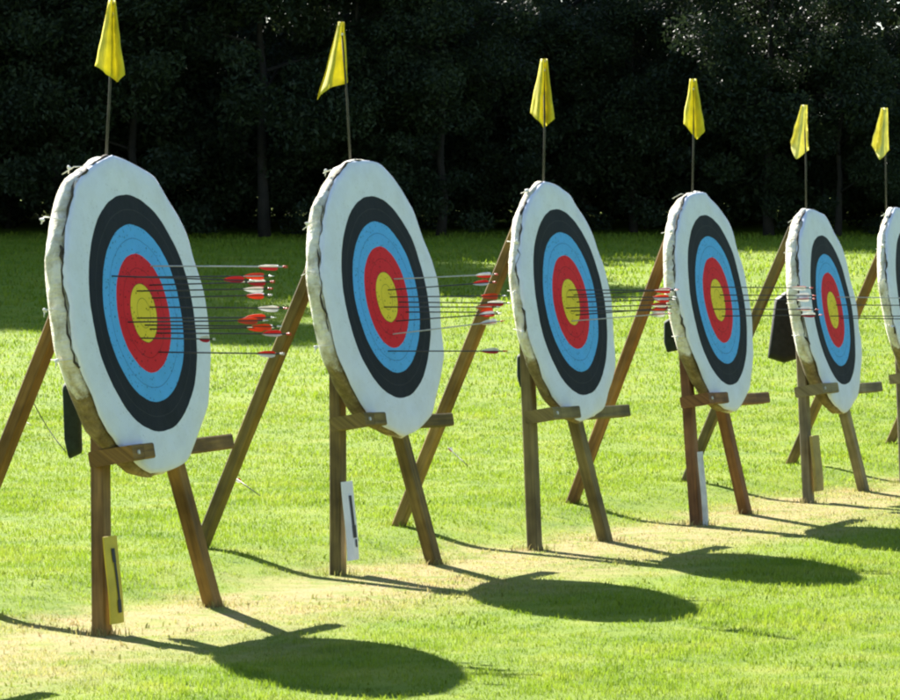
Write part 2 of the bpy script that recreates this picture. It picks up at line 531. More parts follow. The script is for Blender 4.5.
def make_target(i, t):
    feet = [at_z(*t['fl']), at_z(*t['fr'])]
    P = (feet[0] + feet[1]) / 2
    P.z = gz(P.x, P.y)
    yaw = YAW + math.radians(t['dy'])
    d = Vector((math.sin(yaw), math.cos(yaw), 0))
    n = Vector((math.cos(yaw), -math.sin(yaw), 0))
    Lv = (UPZ * math.cos(BETA) - n * math.sin(BETA)).normalized()
    Nv = (n * math.cos(BETA) + UPZ * math.sin(BETA)).normalized()
    t.update(P=P, d=d, n=n, L=Lv, N=Nv, f0=feet[0])
    TH = t['TH']

    def on_plane(x, y, off):
        r_ = ray(x, y); o_ = Vector((0, 0, CH))
        return o_ + r_ * ((P + Nv * off - o_).dot(Nv) / r_.dot(Nv)) - P
    rr = random.Random(100 + i)

    # ---- stand
    st = thing('target_stand', P, STAND_LABEL[i], 'stand', 'wooden tripod stands holding the targets')

    def foot(v):
        w = P + v
        return Vector((v.x, v.y, gz(w.x, w.y) - P.z - .03))
    ap = Lv * 1.67 + n * .022
    for s in (-1, 1):
        f = foot(feet[0 if s < 0 else 1] - P)
        part('leg', bm_mesh(beam_bm(f, ap + d * (s * .045), .078, .058, n, seed=i * 10 + s)), t['wl'], st)
    rf = -n * t['r'] + d * rr.uniform(-.03, .03)
    w = P + rf
    rf.z = gz(w.x, w.y) - P.z - .03
    t['feet3'] = [feet[0], feet[1], w]
    ap2 = ap - n * .030 + UPZ * .02
    part('leg', bm_mesh(beam_bm(rf, ap2, .076, .056, -d.cross(ap - rf).normalized(), seed=i * 10 + 5)), t['wr'], st)
    # left ledge: a block on the leg and a lip across the front of the cloth; right ledge: bar behind the cloth
    lip = .03 + TH + .034
    dp = lip + .02 - .032
    e0 = on_plane(*t['bar'][0], .06); e1 = on_plane(*t['bar'][1], .06)
    e0 -= Nv * .06; e1 -= Nv * .06
    bd = (e1 - e0).normalized()
    blen = (e1 - e0).length
    yl = t['bar'][0][1] + (t['bar'][1][1] - t['bar'][0][1]) * .4
    ll = (on_plane(t['bar'][2], yl, lip + .02) - Nv * (lip + .02) - e0).dot(bd)
    bm = beam_bm(e0 + Nv * (.032 + dp / 2), e0 + bd * .105 + Nv * (.032 + dp / 2), dp, .064, Lv, seed=i * 10 + 7)
    me_ = bpy.data.meshes.new('m'); bm.to_mesh(me_); bm.free()
    bm = beam_bm(e0 + bd * .108 + Nv * lip, e0 + bd * ll + Nv * lip, .040, .0625, Lv, seed=i * 10 + 7)
    bm.from_mesh(me_)
    part('ledge', bm_mesh(bm), t['wb'], st)
    part('ledge', bm_mesh(beam_bm(e0 + bd * (blen * .5) + Nv * .065, e1 + Nv * .065, .062, .064, Lv, seed=i * 10 + 8)), t['wb'], st)
    q = e0 + bd * .05 + Nv * (.032 + dp)
    part('bolt', bm_mesh(tube_bm([q, q + Nv * .006], .009, 8)), M_BOLT, st)

    # ---- boss
    R = t['R']
    c0 = on_plane(*t['gold'], .03 + TH + .008) - Nv * (TH + .008)      # centre of the back, rel P
    base = P + c0 - Lv * R
    tg = thing('archery_target', base, TARGET_LABEL[i], 'archery target', 'round archery targets in a row on the lawn')
    c = c0 - (c0 - Lv * R)                    # rel base
    # outline: a cloth pulled round a straw boss -> soft irregular polygon
    ph = rr.uniform(0, 6.28)
    K = 96
    pol = 11

    def outline(a):
        q = (a + ph) % (2 * math.pi / pol) - math.pi / pol
        pr = math.cos(math.pi / pol) / math.cos(q)
        return R * (.45 + .55 * (pr * 1.015)) * (1 + .009 * math.sin(3 * a + ph) + .005 * math.sin(5 * a + 2 * ph))
    # straw rim with a rolled, lumpy profile and the coiled back
    bm = bmesh.new()
    prof = [(0, .0), (.45, .0), (.83, .002), (.895, .010), (.945, .026), (.978, .046), (.997, .070), (1.006, .092), (1.0, .110), (.982, .122), (.95, .126), (.9, .130)]
    rings = []
    for k, (rf_, h) in enumerate(prof[1:]):
        h *= TH / .142
        ring = []
        for j in range(K):
            a = 2 * math.pi * j / K
            rad = outline(a) * rf_
            lump = 0
            if rf_ > .9:
                lump = .016 * mnoise.noise(Vector((math.cos(a) * 6, math.sin(a) * 6, h * 22 + i * 5))) + .006 * mnoise.noise(Vector((math.cos(a) * 22, math.sin(a) * 22, h * 60 + i)))
            p = c + d * (math.cos(a) * (rad + lump)) + Lv * (math.sin(a) * (rad + lump)) + Nv * h
            ring.append(bm.verts.new(p))
        rings.append(ring)
    cv = bm.verts.new(c)
    for j in range(K):
        bm.faces.new((cv, rings[0][(j + 1) % K], rings[0][j]))
        for k in range(len(rings) - 1):
            bm.faces.new((rings[k][j], rings[k][(j + 1) % K], rings[k + 1][(j + 1) % K], rings[k + 1][j]))
    bm.faces.new(rings[-1])
    me = bm_mesh(bm, True)
    uvr = me.uv_layers.new(name='UVMap')
    for p_ in me.polygons:
        angs = []
        for li in p_.loop_indices:
            v = me.vertices[me.loops[li].vertex_index].co - c
            angs.append((li, math.atan2(v.dot(Lv), v.dot(d)), v.dot(Nv)))
        wrap = max(a[1] for a in angs) - min(a[1] for a in angs) > math.pi
        for li, a_, h_ in angs:
            uvr.data[li].uv = ((a_ + (2 * math.pi if wrap and a_ < 0 else 0)) * R, h_)
    at = me.attributes.new('bare', 'FLOAT', 'POINT')
    for v_ in me.vertices:
        v = v_.co - c
        ang = math.degrees(math.atan2(v.dot(Lv), v.dot(d)))
        h = v.dot(Nv)
        side = max(0, 1 - abs(ang + 124) / 40)
        at.data[v_.index].value = 1.0 if h < .005 else min(1, side * 1.7)
    part('straw_boss', me, M_RIM, tg)
    # the printed cloth: dished polar sheet whose edge curls back over the rim
    bm = bmesh.new()
    uvl = bm.loops.layers.uv.new('UVMap')
    info = {}
    RG = 34
    rings = []
    for k in range(1, RG + 3):
        ring = []
        for j in range(K):
            a = 2 * math.pi * j / K
            o = outline(a)
            if k <= RG:
                f = k / RG
                rad = o * f * .99
                wav = .0045 * mnoise.noise(Vector((rad * math.cos(a) * 5, rad * math.sin(a) * 5, i * 7.7))) * min(1, 2 * f)
                edge = max(0, (f - .86) / .14)
                h = TH + .008 + wav - .012 * edge ** 2 + .010 * edge * mnoise.noise(Vector((math.cos(a) * 4, math.sin(a) * 4, i * 2.2)))
                ru = rad
            else:
                e = k - RG
                a_ = a
                rag = mnoise.noise(Vector((math.cos(a) * 7, math.sin(a) * 7, i * 3.3 + 9)))
                back = max(.002, (.005 + .010 * rag)) * e
                if math.sin(a) < -.25:
                    back *= .45
                rad = o * .99 + .002 * e + .002 * rag
                h = TH - .006 - back + .010 * mnoise.noise(Vector((math.cos(a) * 4, math.sin(a) * 4, i * 2.2)))
                ru = o + .012 * e
            p = c + d * (math.cos(a) * rad) + Lv * (math.sin(a) * rad) + Nv * h
            v = bm.verts.new(p)
            info[v] = (ru * math.cos(a) / .7 / t.get('k', 1), ru * math.sin(a) / .7 / t.get('k', 1))
            ring.append(v)
        rings.append(ring)
    cv = bm.verts.new(c + Nv * (TH + .008)); info[cv] = (0, 0)
    for j in range(K):
        bm.faces.new((cv, rings[0][j], rings[0][(j + 1) % K]))
        for k in range(len(rings) - 1):
            bm.faces.new((rings[k][j], rings[k + 1][j], rings[k + 1][(j + 1) % K], rings[k][(j + 1) % K]))
    for f_ in bm.faces:
        for l in f_.loops:
            l[uvl].uv = info[l.vert]
    part('target_face', bm_mesh(bm, True), M_FACE, tg)
    # ragged dark tube painting in crease shade between cloth and rim, along the upper left
    pts = []
    for k in range(46):
        a = math.radians(86 + k * 2.5)
        o = outline(a)
        jit = mnoise.noise(Vector((a * 9, i * 4.4, .3)))
        pts.append(c + (d * math.cos(a) + Lv * math.sin(a)) * (o * .996 + .003 * jit) + Nv * (TH - .024 + .020 * jit + .012 * mnoise.noise(Vector((a * 31, i * 1.4, .7)))))
    part('crease_shade', bm_mesh(tube_bm(pts, [.0012 + .012 * abs(mnoise.noise(Vector((k * .37, i * 2.7, 1.1)))) for k in range(46)], 6), True), M_CREASE_SHADE, tg)
    # lacing cords over the rim and small knots where the cloth is tied
    for a_deg in (172, 146, 196, 112, 30):
        a = math.radians(a_deg + rr.uniform(-5, 5))
        o = outline(a)
        rad_v = d * math.cos(a) + Lv * math.sin(a)
        tan = -d * math.sin(a) + Lv * math.cos(a)
        pts = [c + rad_v * (o + .012) + Nv * (TH - .03) + tan * rr.uniform(-.02, .02), c + rad_v * (o + .016) + Nv * .07, c + rad_v * (o * .99 + .008) + Nv * .02 + tan * rr.uniform(-.03, .03)]
        kb = tube_bm(pts, [.002, .0026, .002], 5)
        if rr.random() < .75:
            q = pts[1] + Nv * rr.uniform(-.05, .02)
            kn = bmesh.ops.create_icosphere(kb, subdivisions=2, radius=.009, matrix=Matrix.Translation(q))
            for v in kn['verts']:
                v.co += Vector([mnoise.noise(v.co * 60 + Vector((k_ * 9, 0, 0))) * .008 for k_ in range(3)])
            e1 = q + rad_v * rr.uniform(.004, .012) + tan * rr.uniform(-.012, .012) - UPZ * rr.uniform(.015, .04)
            tube_bm([q, e1], [.004, .002], 5, kb)
        part('lacing', bm_mesh(kb, True), M_TIE, tg)
    t.update(c_world=P + c0, Fz=TH + .008)
    return t


for i, t in enumerate(T):
    make_target(i, t)


def face_pt(t, a, b, h=0):
    return t['c_world'] + t['d'] * a + t['L'] * b + t['N'] * (t['Fz'] + h)


def px_of(p):
    v = p - Vector((0, 0, CH))
    c, s = math.cos(PITCH), math.sin(PITCH)
    yy = c * v.y - s * v.z
    zz = s * v.y + c * v.z
    return 450 + F * v.x / yy, 350 - F * zz / yy


def face_hit(t, x, y):
    r = ray(x, y)
    o = Vector((0, 0, CH))
    q = face_pt(t, 0, 0)
    k = (q - o).dot(t['N']) / r.dot(t['N'])
    w = o + r * k - q
    return w.dot(t['d']), w.dot(t['L'])


# ------------------------------------------------------------------ flags
FLAGS = {  # pole base px x, top of flag px, then outline below the top: left corner, bottom tip, right corner
    1: (105, (112, 0), (95, 66), (117, 83), (125, 75)),
    2: (351, (341, 22), (317, 100), (330, 88), (348, 83)),
    3: (543, (544, 59), (530, 113), (544, 129), (554, 119)),
    4: (692, (693, 79), (683, 124), (697, 140), (705, 131)),
    5: (806, (804, 105), (790, 142), (795, 160), (808, 150)),
    6: (886, (884, 108), (871, 145), (880, 160), (889, 150)),
    7: (985, (984, 118), (973, 152), (981, 166), (988, 158)),
}
for i, (bx, tp, lc, bt, rc) in FLAGS.items():
    t = T[i]
    top_b = t['c_world'] + t['L'] * (t['R'] - .08) + t['N'] * .055
    Y = top_b.y
    base = at_y(bx, px_of(top_b)[1], Y)
    ptop = at_y(tp[0], tp[1], Y)
    lab = {1: 'yellow pennant highest in the photo, above the leftmost target', 2: 'yellow pennant blown to a long left tip above the second target',
           3: 'yellow pennant hanging straight above the third target', 4: 'yellow pennant above the fourth target, between two others',
           5: 'pale yellow pennant with drooping left corner above the fifth target', 6: 'pale yellow pennant at the right edge above the cut-off target',
           7: 'yellow pennant beyond the right edge of the photo'}[i]
    fl = thing('pennant_flag', base, lab, 'flag', 'yellow flags on canes above the targets')
    dirp = ptop - base
    mid = base + dirp * .5 + Vector((.006, 0, 0))
    part('pole', bm_mesh(tube_bm([Vector((0, 0, 0)), mid - base, dirp], [.006, .0055, .004], 8), True), M_POLE, fl)
    # hanging cloth: folds fan out from the pole top, free bottom hem
    bm = bmesh.new()
    hem = []
    cs = [lc, ((lc[0] * 2 + bt[0]) / 3, (lc[1] * 2 + bt[1]) / 3 - 1), ((lc[0] + bt[0] * 2) / 3, (lc[1] + bt[1] * 2) / 3 - 1), bt, rc]
    NC, NR = 16, 14
    rr = random.Random(40 + i)
    ph = rr.uniform(0, 6)
    # interpolate along hem
    ds = [0]
    for a, b in zip(cs, cs[1:]):
        ds.append(ds[-1] + math.dist(a, b))
    grid = []
    for c_ in range(NC + 1):
        s = ds[-1] * c_ / NC
        k = max(q for q in range(len(cs) - 1) if ds[q] <= s + 1e-9)
        f = (s - ds[k]) / (ds[k + 1] - ds[k])
        hem.append((cs[k][0] + (cs[k + 1][0] - cs[k][0]) * f, cs[k][1] + (cs[k + 1][1] - cs[k][1]) * f))
    for r_ in range(NR + 1):
        f = r_ / NR
        row = []
        for c_ in range(NC + 1):
            g = c_ / NC
            x0 = tp[0] - 3 * (1 - g) + 3.5 * g
            hx, hy = hem[c_]
            fx = f ** 1.05
            x = x0 + (hx - x0) * fx
            y = tp[1] + (hy - tp[1]) * f
            fold = abs(((g * 2.6 + ph) % 2) - 1) * 2 - 1
            depth = (.012 + .045 * f) * fold + .012 * f * math.sin(g * 11 + ph * 2) + .012 * mnoise.noise(Vector((g * 3, f * 5, i * 3.7)))
            x += 1.6 * f * mnoise.noise(Vector((g * 4, f * 4, i * 5.1 + 20)))
            row.append(bm.verts.new(at_y(x, y, Y - .012 + depth) - base))
        grid.append(row)
    for r_ in range(NR):
        for c_ in range(NC):
            bm.faces.new((grid[r_][c_], grid[r_][c_ + 1], grid[r_ + 1][c_ + 1], grid[r_ + 1][c_]))
    o = part('cloth', bm_mesh(bm, True), M_FLAG2 if i >= 5 else M_FLAG, fl)
    axp = dirp.normalized()
    for ft in (.03, .16):
        q = dirp * (1 - ft * .5)
        part('tie', bm_mesh(tube_bm([q - axp * .006, q + axp * .006], .0085, 8), True), M_TIE, fl)
    so = o.modifiers.new('thickness', 'SOLIDIFY'); so.thickness = .0015


# ------------------------------------------------------------------ arrows
def arrow_meshes():
    """unit arrow along +X: point buried at x<0, face at x=0"""
    sh = bm_mesh(tube_bm([Vector((-.09, 0, 0)), Vector((0, 0, 0)), Vector((.585, 0, 0))], .0031, 7), True)
    sh2 = sh.copy()
    sh.materials.append(M_SHAFT); sh2.materials.append(M_SHAFT_AL)
    out = {}
    for colr, m in VANE.items():
        bm = bmesh.new()
        for k in range(3):
            a = math.radians(90 + 120 * k)
            q = Vector((0, math.cos(a), math.sin(a)))
            w = Vector((0, -math.sin(a), math.cos(a))) * .0006
            prof = [(.475, .003), (.492, .010), (.515, .0150), (.545, .0165), (.560, .0125), (.563, .003)]
            f0 = [bm.verts.new(Vector((x, 0, 0)) + q * h + w) for x, h in prof]
            f1 = [bm.verts.new(Vector((x, 0, 0)) + q * h - w) for x, h in prof]
            mi = 1 if k == 0 else 0
            fs = [bm.faces.new(f0), bm.faces.new(f1[::-1])]
            for j in range(len(prof)):
                fs.append(bm.faces.new((f0[j], f0[(j + 1) % len(prof)], f1[(j + 1) % len(prof)], f1[j])))
            for f_ in fs:
                f_.material_index = mi
        me = bm_mesh(bm)
        me.materials.append(m)
        me.materials.append(VANE['red'] if colr == 'white' else VANE['white'])
        out[colr] = me
    nk = tube_bm([Vector((.585, 0, 0)), Vector((.592, 0, 0))], [.0042, .0046], 7)
    for s in (-1, 1):
        tube_bm([Vector((.591, 0, s * .0028)), Vector((.606, 0, s * .0034))], [.002, .0014], 5, nk)
    n1 = bm_mesh(nk, True)
    n2 = n1.copy()
    n1.materials.append(M_NOCK_W); n2.materials.append(M_NOCK_R)
    return sh, sh2, out, n1, n2


SH, SH2, VM, NK1, NK2 = arrow_meshes()


def put_arrow(pos, direction, roll, colr, label, group, silver=False, scale=1.0):
    o = thing('arrow', pos, label, 'arrow', group)
    o.rotation_mode = 'QUATERNION'
    q = direction.to_track_quat('X', 'Z')
    from mathutils import Quaternion
    o.rotation_quaternion = q @ Quaternion((1, 0, 0), roll)
    o.scale = (scale, 1, 1)
    for nm, me in (('shaft', SH2 if silver else SH), ('fletching', VM[colr]), ('nock', NK2 if colr == 'white' else NK1)):
        p = bpy.data.objects.new(nm, me)
        C.objects.link(p)
        p.parent = o
    return o


# hit pixel on the face, vane colour, rise of the nock (deg), sideways (deg), silver shaft, length factor
ARROWS = {
    1: [(151, 266, 'white', 0, 0, 1, 1), (134, 277, 'orange-red', 1, 1, 0, 1.0), (112, 276, 'red', -1.5, 0, 0, 1.05), (150, 285, 'white', .5, -1, 0, .95),
        (137, 291, 'white', 1, 0, 0, .98), (152, 298, 'orange-red', 2, 1, 0, .88), (150, 307, 'white', .5, 1, 0, 1), (128, 322, 'orange-red', 1, 0, 0, 1),
        (137, 318, 'orange-red', -.5, 0, 0, 1.03), (145, 325, 'orange-red', .8, 1, 0, .98), (150, 329, 'orange-red', 1.5, -1, 0, .9),
        (141, 338, 'red', -1, 1, 0, .55), (159, 352, 'red', .5, 2, 0, .93), (157, 333, 'white', -1, 1, 0, .98)],
    2: [(397, 285, 'white', 1.5, 0, 1, .9), (391, 296, 'white', 4, 0, 0, .95), (402, 308, 'red', 0, 1, 0, .95), (409, 318, 'orange-red', 1, 0, 0, .8),
        (387, 313, 'orange-red', 0, 0, 0, 1.02), (399, 327, 'red', 4, 0, 0, .9), (396, 340, 'white', 7, 0, 1, .95), (391, 357, 'white', 0, 1, 0, 1.0), (393, 303, 'orange-red', 1, 0, 0, 1)],
    3: [(572, 297, 'red', 1, 0, 0, .98), (577, 302, 'white', 2, 0, 0, .95), (580, 309, 'red', 1, 0, 0, .9), (569, 315, 'orange-red', 2, 0, 0, .98),
        (579, 322, 'red', 3.5, 0, 0, .9), (570, 304, 'orange-red', 0, 1, 0, 1), (575, 328, 'white', 5, 0, 1, .9), (574, 318, 'orange-red', 1.5, 0, 0, .93)],
    4: [(711, 289, 'white', .5, 0, 0, 1), (720, 297, 'white', 0, 0, 0, .95), (724, 303, 'white', 2, 0, 0, .9), (713, 311, 'white', -.5, 0, 0, 1.05),
        (722, 318, 'white', 0, 0, 0, 1)],
    5: [(837, 297, 'white', 0, 0, 1, 1), (830, 316, 'white', 0, 0, 0, 1.05), (841, 318, 'white', -1, 0, 0, 1.0), (836, 305, 'red', .5, 0, 0, 1)],
    6: [(918, 300, 'white', 0, 0, 0, 1), (926, 312, 'red', 1, 0, 0, 1)],
}
ORD = ['uppermost', 'second', 'third', 'fourth', 'fifth', 'sixth', 'seventh', 'eighth', 'ninth', 'tenth', 'eleventh', 'twelfth', 'thirteenth', 'lowest']
SHORT = ['the target outside the left edge', 'the leftmost target', 'the second target', 'the third target', 'the fourth target', 'the fifth target', 'the sixth target']
for i, lst in ARROWS.items():
    t = T[i]
    lift = {2: -6, 3: -7, 4: -2}.get(i, 0)
    lst = sorted([(q[0] - (3 if i in (2, 3) else 0), q[1] + lift) + tuple(q[2:]) for q in lst], key=lambda q: q[1])
    rr = random.Random(300 + i)
    for k, (x, y, colr, up, side, silver, sc) in enumerate(lst):
        a, b = face_hit(t, x, y)
        u_, s_ = math.radians(up + rr.uniform(-1.1, 1.1)), math.radians(side + rr.uniform(-3, 3))
        dr = (t['n'] * math.cos(u_) + UPZ * math.sin(u_) + t['d'] * math.sin(s_)).normalized()
        o_ = 'lowest' if k == len(lst) - 1 else ORD[k]
        tail = '' if o_ in ('uppermost', 'lowest') else ' from the top'
        lab = f'{colr}-fletched arrow in {SHORT[i]}, {o_}{tail} of its arrows'
        put_arrow(face_pt(t, a, b, -.002), dr, rr.uniform(0, 6.28), colr, lab, f'arrows stuck in {SHORT[i]}', bool(silver), sc)

# arrows that missed and stand in the lawn behind the row
for (x, y, ang, az, colr, lab) in [(262, 497, 35, 200, 'white', 'arrow stuck in the lawn between the first and second stands'),
                                   (468, 466, 38, 150, 'red', 'arrow stuck in the lawn between the second and third stands'),
                                   (36, 428, 30, 170, 'red', 'arrow stuck in the lawn behind the leftmost stand leg')]:
    p = at_z(x, y, .1)
    for _ in range(6):
        p = at_z(x, y, gz(p.x, p.y))
    v = Vector((math.cos(math.radians(az)) * math.cos(math.radians(ang)), math.sin(math.radians(az)) * math.cos(math.radians(ang)), math.sin(math.radians(ang))))
    put_arrow(p, v, .4, colr, lab, 'missed arrows in the lawn', False, .33)


# ------------------------------------------------------------------ cards on the front legs
def card(t, px0, px1, material, label, mark, thick=.006, lean=0.0):
    """board facing the shooters, hung on the front of the near leg; px0 top-left, px1 bottom-right"""
    i0 = t['P'] - t['d'] * .5
    # plane just in front of the leg foot
    q0 = t['f0'] + t['n'] * .052
    n_ = (t['n'] + UPZ * .06).normalized()
    up = (UPZ - n_ * UPZ.dot(n_)).normalized()
    s = up.cross(n_).normalized()
    if s.dot(t['d']) < 0:
        s = -s

    def hit(x, y):
        r = ray(x, y); o = Vector((0, 0, CH))
        return o + r * ((q0 - o).dot(n_) / r.dot(n_))
    A, B = hit(*px0), hit(*px1)
    w = (B - A).dot(s); h = (A - B).dot(up)
    base = A - up * h + s * (w / 2)
    bm = bmesh.new()
    NX, NY = 6, 8
    gf, gb = [], []
    for r in range(NY + 1):
        rf, rb = [], []
        for c in range(NX + 1):
            fx, fy = c / NX, r / NY
            curl = .008 * math.sin(fx * 3.1) * (1 - fy) + .006 * math.sin(fy * 3.4 + 1) + lean * fy
            p = s * (w * (fx - .5)) + up * (h * fy) + n_ * curl
            rf.append(bm.verts.new(p)); rb.append(bm.verts.new(p - n_ * thick))
        gf.append(rf); gb.append(rb)
    for r in range(NY):
        for c in range(NX):
            bm.faces.new((gf[r][c], gf[r][c + 1], gf[r + 1][c + 1], gf[r + 1][c]))
            bm.faces.new((gb[r][c], gb[r + 1][c], gb[r + 1][c + 1], gb[r][c + 1]))
    for r in range(NY):
        bm.faces.new((gf[r][0], gf[r + 1][0], gb[r + 1][0], gb[r][0]))
        bm.faces.new((gf[r][NX], gb[r][NX], gb[r + 1][NX], gf[r + 1][NX]))
    for c in range(NX):
        bm.faces.new((gf[0][c], gb[0][c], gb[0][c + 1], gf[0][c + 1]))
        bm.faces.new((gf[NY][c], gf[NY][c + 1], gb[NY][c + 1], gb[NY][c]))
    cd = thing('number_card', base, label, 'card', 'cards on the front legs of the stands')
    part('board', bm_mesh(bm), material, cd)
    if mark:
        bm = bmesh.new()
        for poly in mark:
            def surf(fx, fy, e):
                curl = .008 * math.sin(fx * 3.1) * (1 - fy) + .006 * math.sin(fy * 3.4 + 1) + lean * fy
                return s * (w * (fx - .5)) + up * (h * fy) + n_ * (curl + e)
            (x0, y0, x1, y1) = poly
            steps = 5
            F_, B_ = [], []
            for k in range(steps + 1):
                fy = y0 + (y1 - y0) * k / steps
                F_.append([bm.verts.new(surf(x0, fy, .0035)), bm.verts.new(surf((x0 + x1) / 2, fy, .0035)), bm.verts.new(surf(x1, fy, .0035))])
            for k in range(steps):
                for c in range(2):
                    bm.faces.new((F_[k][c], F_[k][c + 1], F_[k + 1][c + 1], F_[k + 1][c]))
        part('printed_mark', bm_mesh(bm), M_INK, cd)
    return cd


card(T[1], (105, 537), (123, 622), M_CARD_Y, 'yellow card with a black mark on the front leg of the leftmost stand',
     [(.44, .12, .72, .27), (.51, .27, .66, .70), (.42, .70, .68, .86)])
card(T[2], (343, 482), (358, 559), M_CARD_W, 'white card with a black upright mark on the second stand',
     [(.48, .42, .70, .82), (.46, .28, .80, .44), (.62, .16, .78, .26)])
card(T[4], (699, 452), (708, 526), M_CARD_G, 'narrow greyish white card on the leg of the red-brown stand', None)
card(T[5], (813, 436), (823, 490), M_CARD_O, 'olive-yellow board on the leg of the pale stand beside the bag', None, .018)


# ------------------------------------------------------------------ bags and pouches hung behind the bosses
def hung_bag(t, poly, Yoff, thick, material, label, cat, strap_to, name='hanging_bag'):
    Y = t['P'].y + Yoff
    pts = [at_y(x, y, Y) for x, y in poly]
    base = at_y(sum(p[0] for p in poly) / len(poly), max(p[1] for p in poly), Y)
    bg = thing(name, base, label, cat, 'dark bags hung behind the targets')
    bm = bmesh.new()
    cen = sum(pts, Vector()) / len(pts)
    layers = [(-.5, .86), (-.36, .98), (0, 1.03), (.36, .98), (.5, .86)]
    rings = [[bm.verts.new(cen + (p - cen) * s - base + Vector((0, 1, 0)) * (thick * k)) for p in pts] for k, s in layers]
    m = len(pts)
    for a, b in zip(rings, rings[1:]):
        for j in range(m):
            bm.faces.new((a[j], a[(j + 1) % m], b[(j + 1) % m], b[j]))
    bm.faces.new(rings[0]); bm.faces.new(rings[-1][::-1])
    o = part('body', bm_mesh(bm, True), material, bg)
    bv = o.modifiers.new('soft', 'BEVEL'); bv.width = .008; bv.segments = 2
    top = min(poly, key=lambda p: p[1])
    p0 = at_y(top[0] + 2, top[1] + 3, Y) - base
    q = at_y(*strap_to, Y) - base
    sb = tube_bm([p0, (p0 + q) * .5 + Vector((0, 0, -.01)), q], .007, 6)
    part('strap', bm_mesh(sb, True), material, bg)
    return bg


hung_bag(T[1], [(63, 386), (74, 376), (80, 400), (82, 452), (69, 458), (65, 440)], .12, .10, M_POUCH,
         'dark green narrow pouch hanging behind the leftmost target', 'pouch', (84, 330), 'hanging_pouch')
hung_bag(T[3], [(517, 356), (524, 352), (530, 366), (530, 386), (520, 387), (517, 376)], .15, .08, M_POUCH,
         'small dark pouch hanging behind the third target', 'pouch', (527, 320), 'hanging_pouch')
hung_bag(T[4], [(664, 322), (671, 318), (678, 330), (678, 350), (667, 352), (664, 342)], .15, .08, M_POUCH,
         'small dark pouch hanging behind the fourth target', 'pouch', (674, 300), 'hanging_pouch')
hung_bag(T[5], [(775, 300), (786, 292), (793, 302), (797, 358), (784, 362), (768, 357)], .25, .14, M_BAG,
         'large black bag hanging between the fourth and fifth targets', 'bag', (789, 262))

# loose string trailing from the leftmost stand
t = T[1]
p0 = at_y(28, 392, t['P'].y + .5)
p1 = at_y(66, 452, t['P'].y + .12)
cd = part('string', bm_mesh(tube_bm([Vector((0, 0, 0)) + (p1 - p0) * k / 6 - UPZ * (.02 * math.sin(math.pi * k / 6)) for k in range(7)], .0022, 5), True), simple('dark_string', (.06, .06, .05), .9), None, p0)
cd['label'] = 'thin dark string slanting from the rear leg to the green pouch'
cd['category'] = 'string'

# ------------------------------------------------------------------ lawn
def lawn_mesh():
    xs = np.unique(np.concatenate([np.linspace(-400, -30, 24), np.linspace(-30, -8, 30), np.linspace(-8, 8, 90), np.linspace(8, 30, 30), np.linspace(30, 400, 24)]))
    ys = np.unique(np.concatenate([np.linspace(-60, 10, 15), np.linspace(10, 34, 130), np.linspace(34, 90, 90), np.linspace(90, 900, 40)]))
    X, Y = np.meshgrid(xs, ys)
    Z = ground(X, Y)
    v = np.stack([X.ravel(), Y.ravel(), Z.ravel()], 1)
    nx, ny = len(xs), len(ys)
    i = np.arange((ny - 1) * (nx - 1))
    r, c = i // (nx - 1), i % (nx - 1)
    q = np.stack([r * nx + c, r * nx + c + 1, (r + 1) * nx + c + 1, (r + 1) * nx + c], 1)
    me = np_mesh(v, [q], 4)
    me.polygons.foreach_set('use_smooth', np.ones(len(me.polygons), dtype=bool))
    return me


lawn = part('lawn', lawn_mesh(), lawn_material())
lawn['kind'] = 'structure'
lawn['label'] = 'mown green lawn with a dry worn strip under the targets'


def smooth_noise(x, y, sc, seed):
    r = np.random.default_rng(seed)
    out = np.zeros_like(x)
    for k in range(7):
        a = r.uniform(0, 2 * np.pi); f = sc * r.uniform(.6, 1.7)
        out += np.sin((x * np.cos(a) + y * np.sin(a)) * f + r.uniform(0, 6.28))
    return out / 7


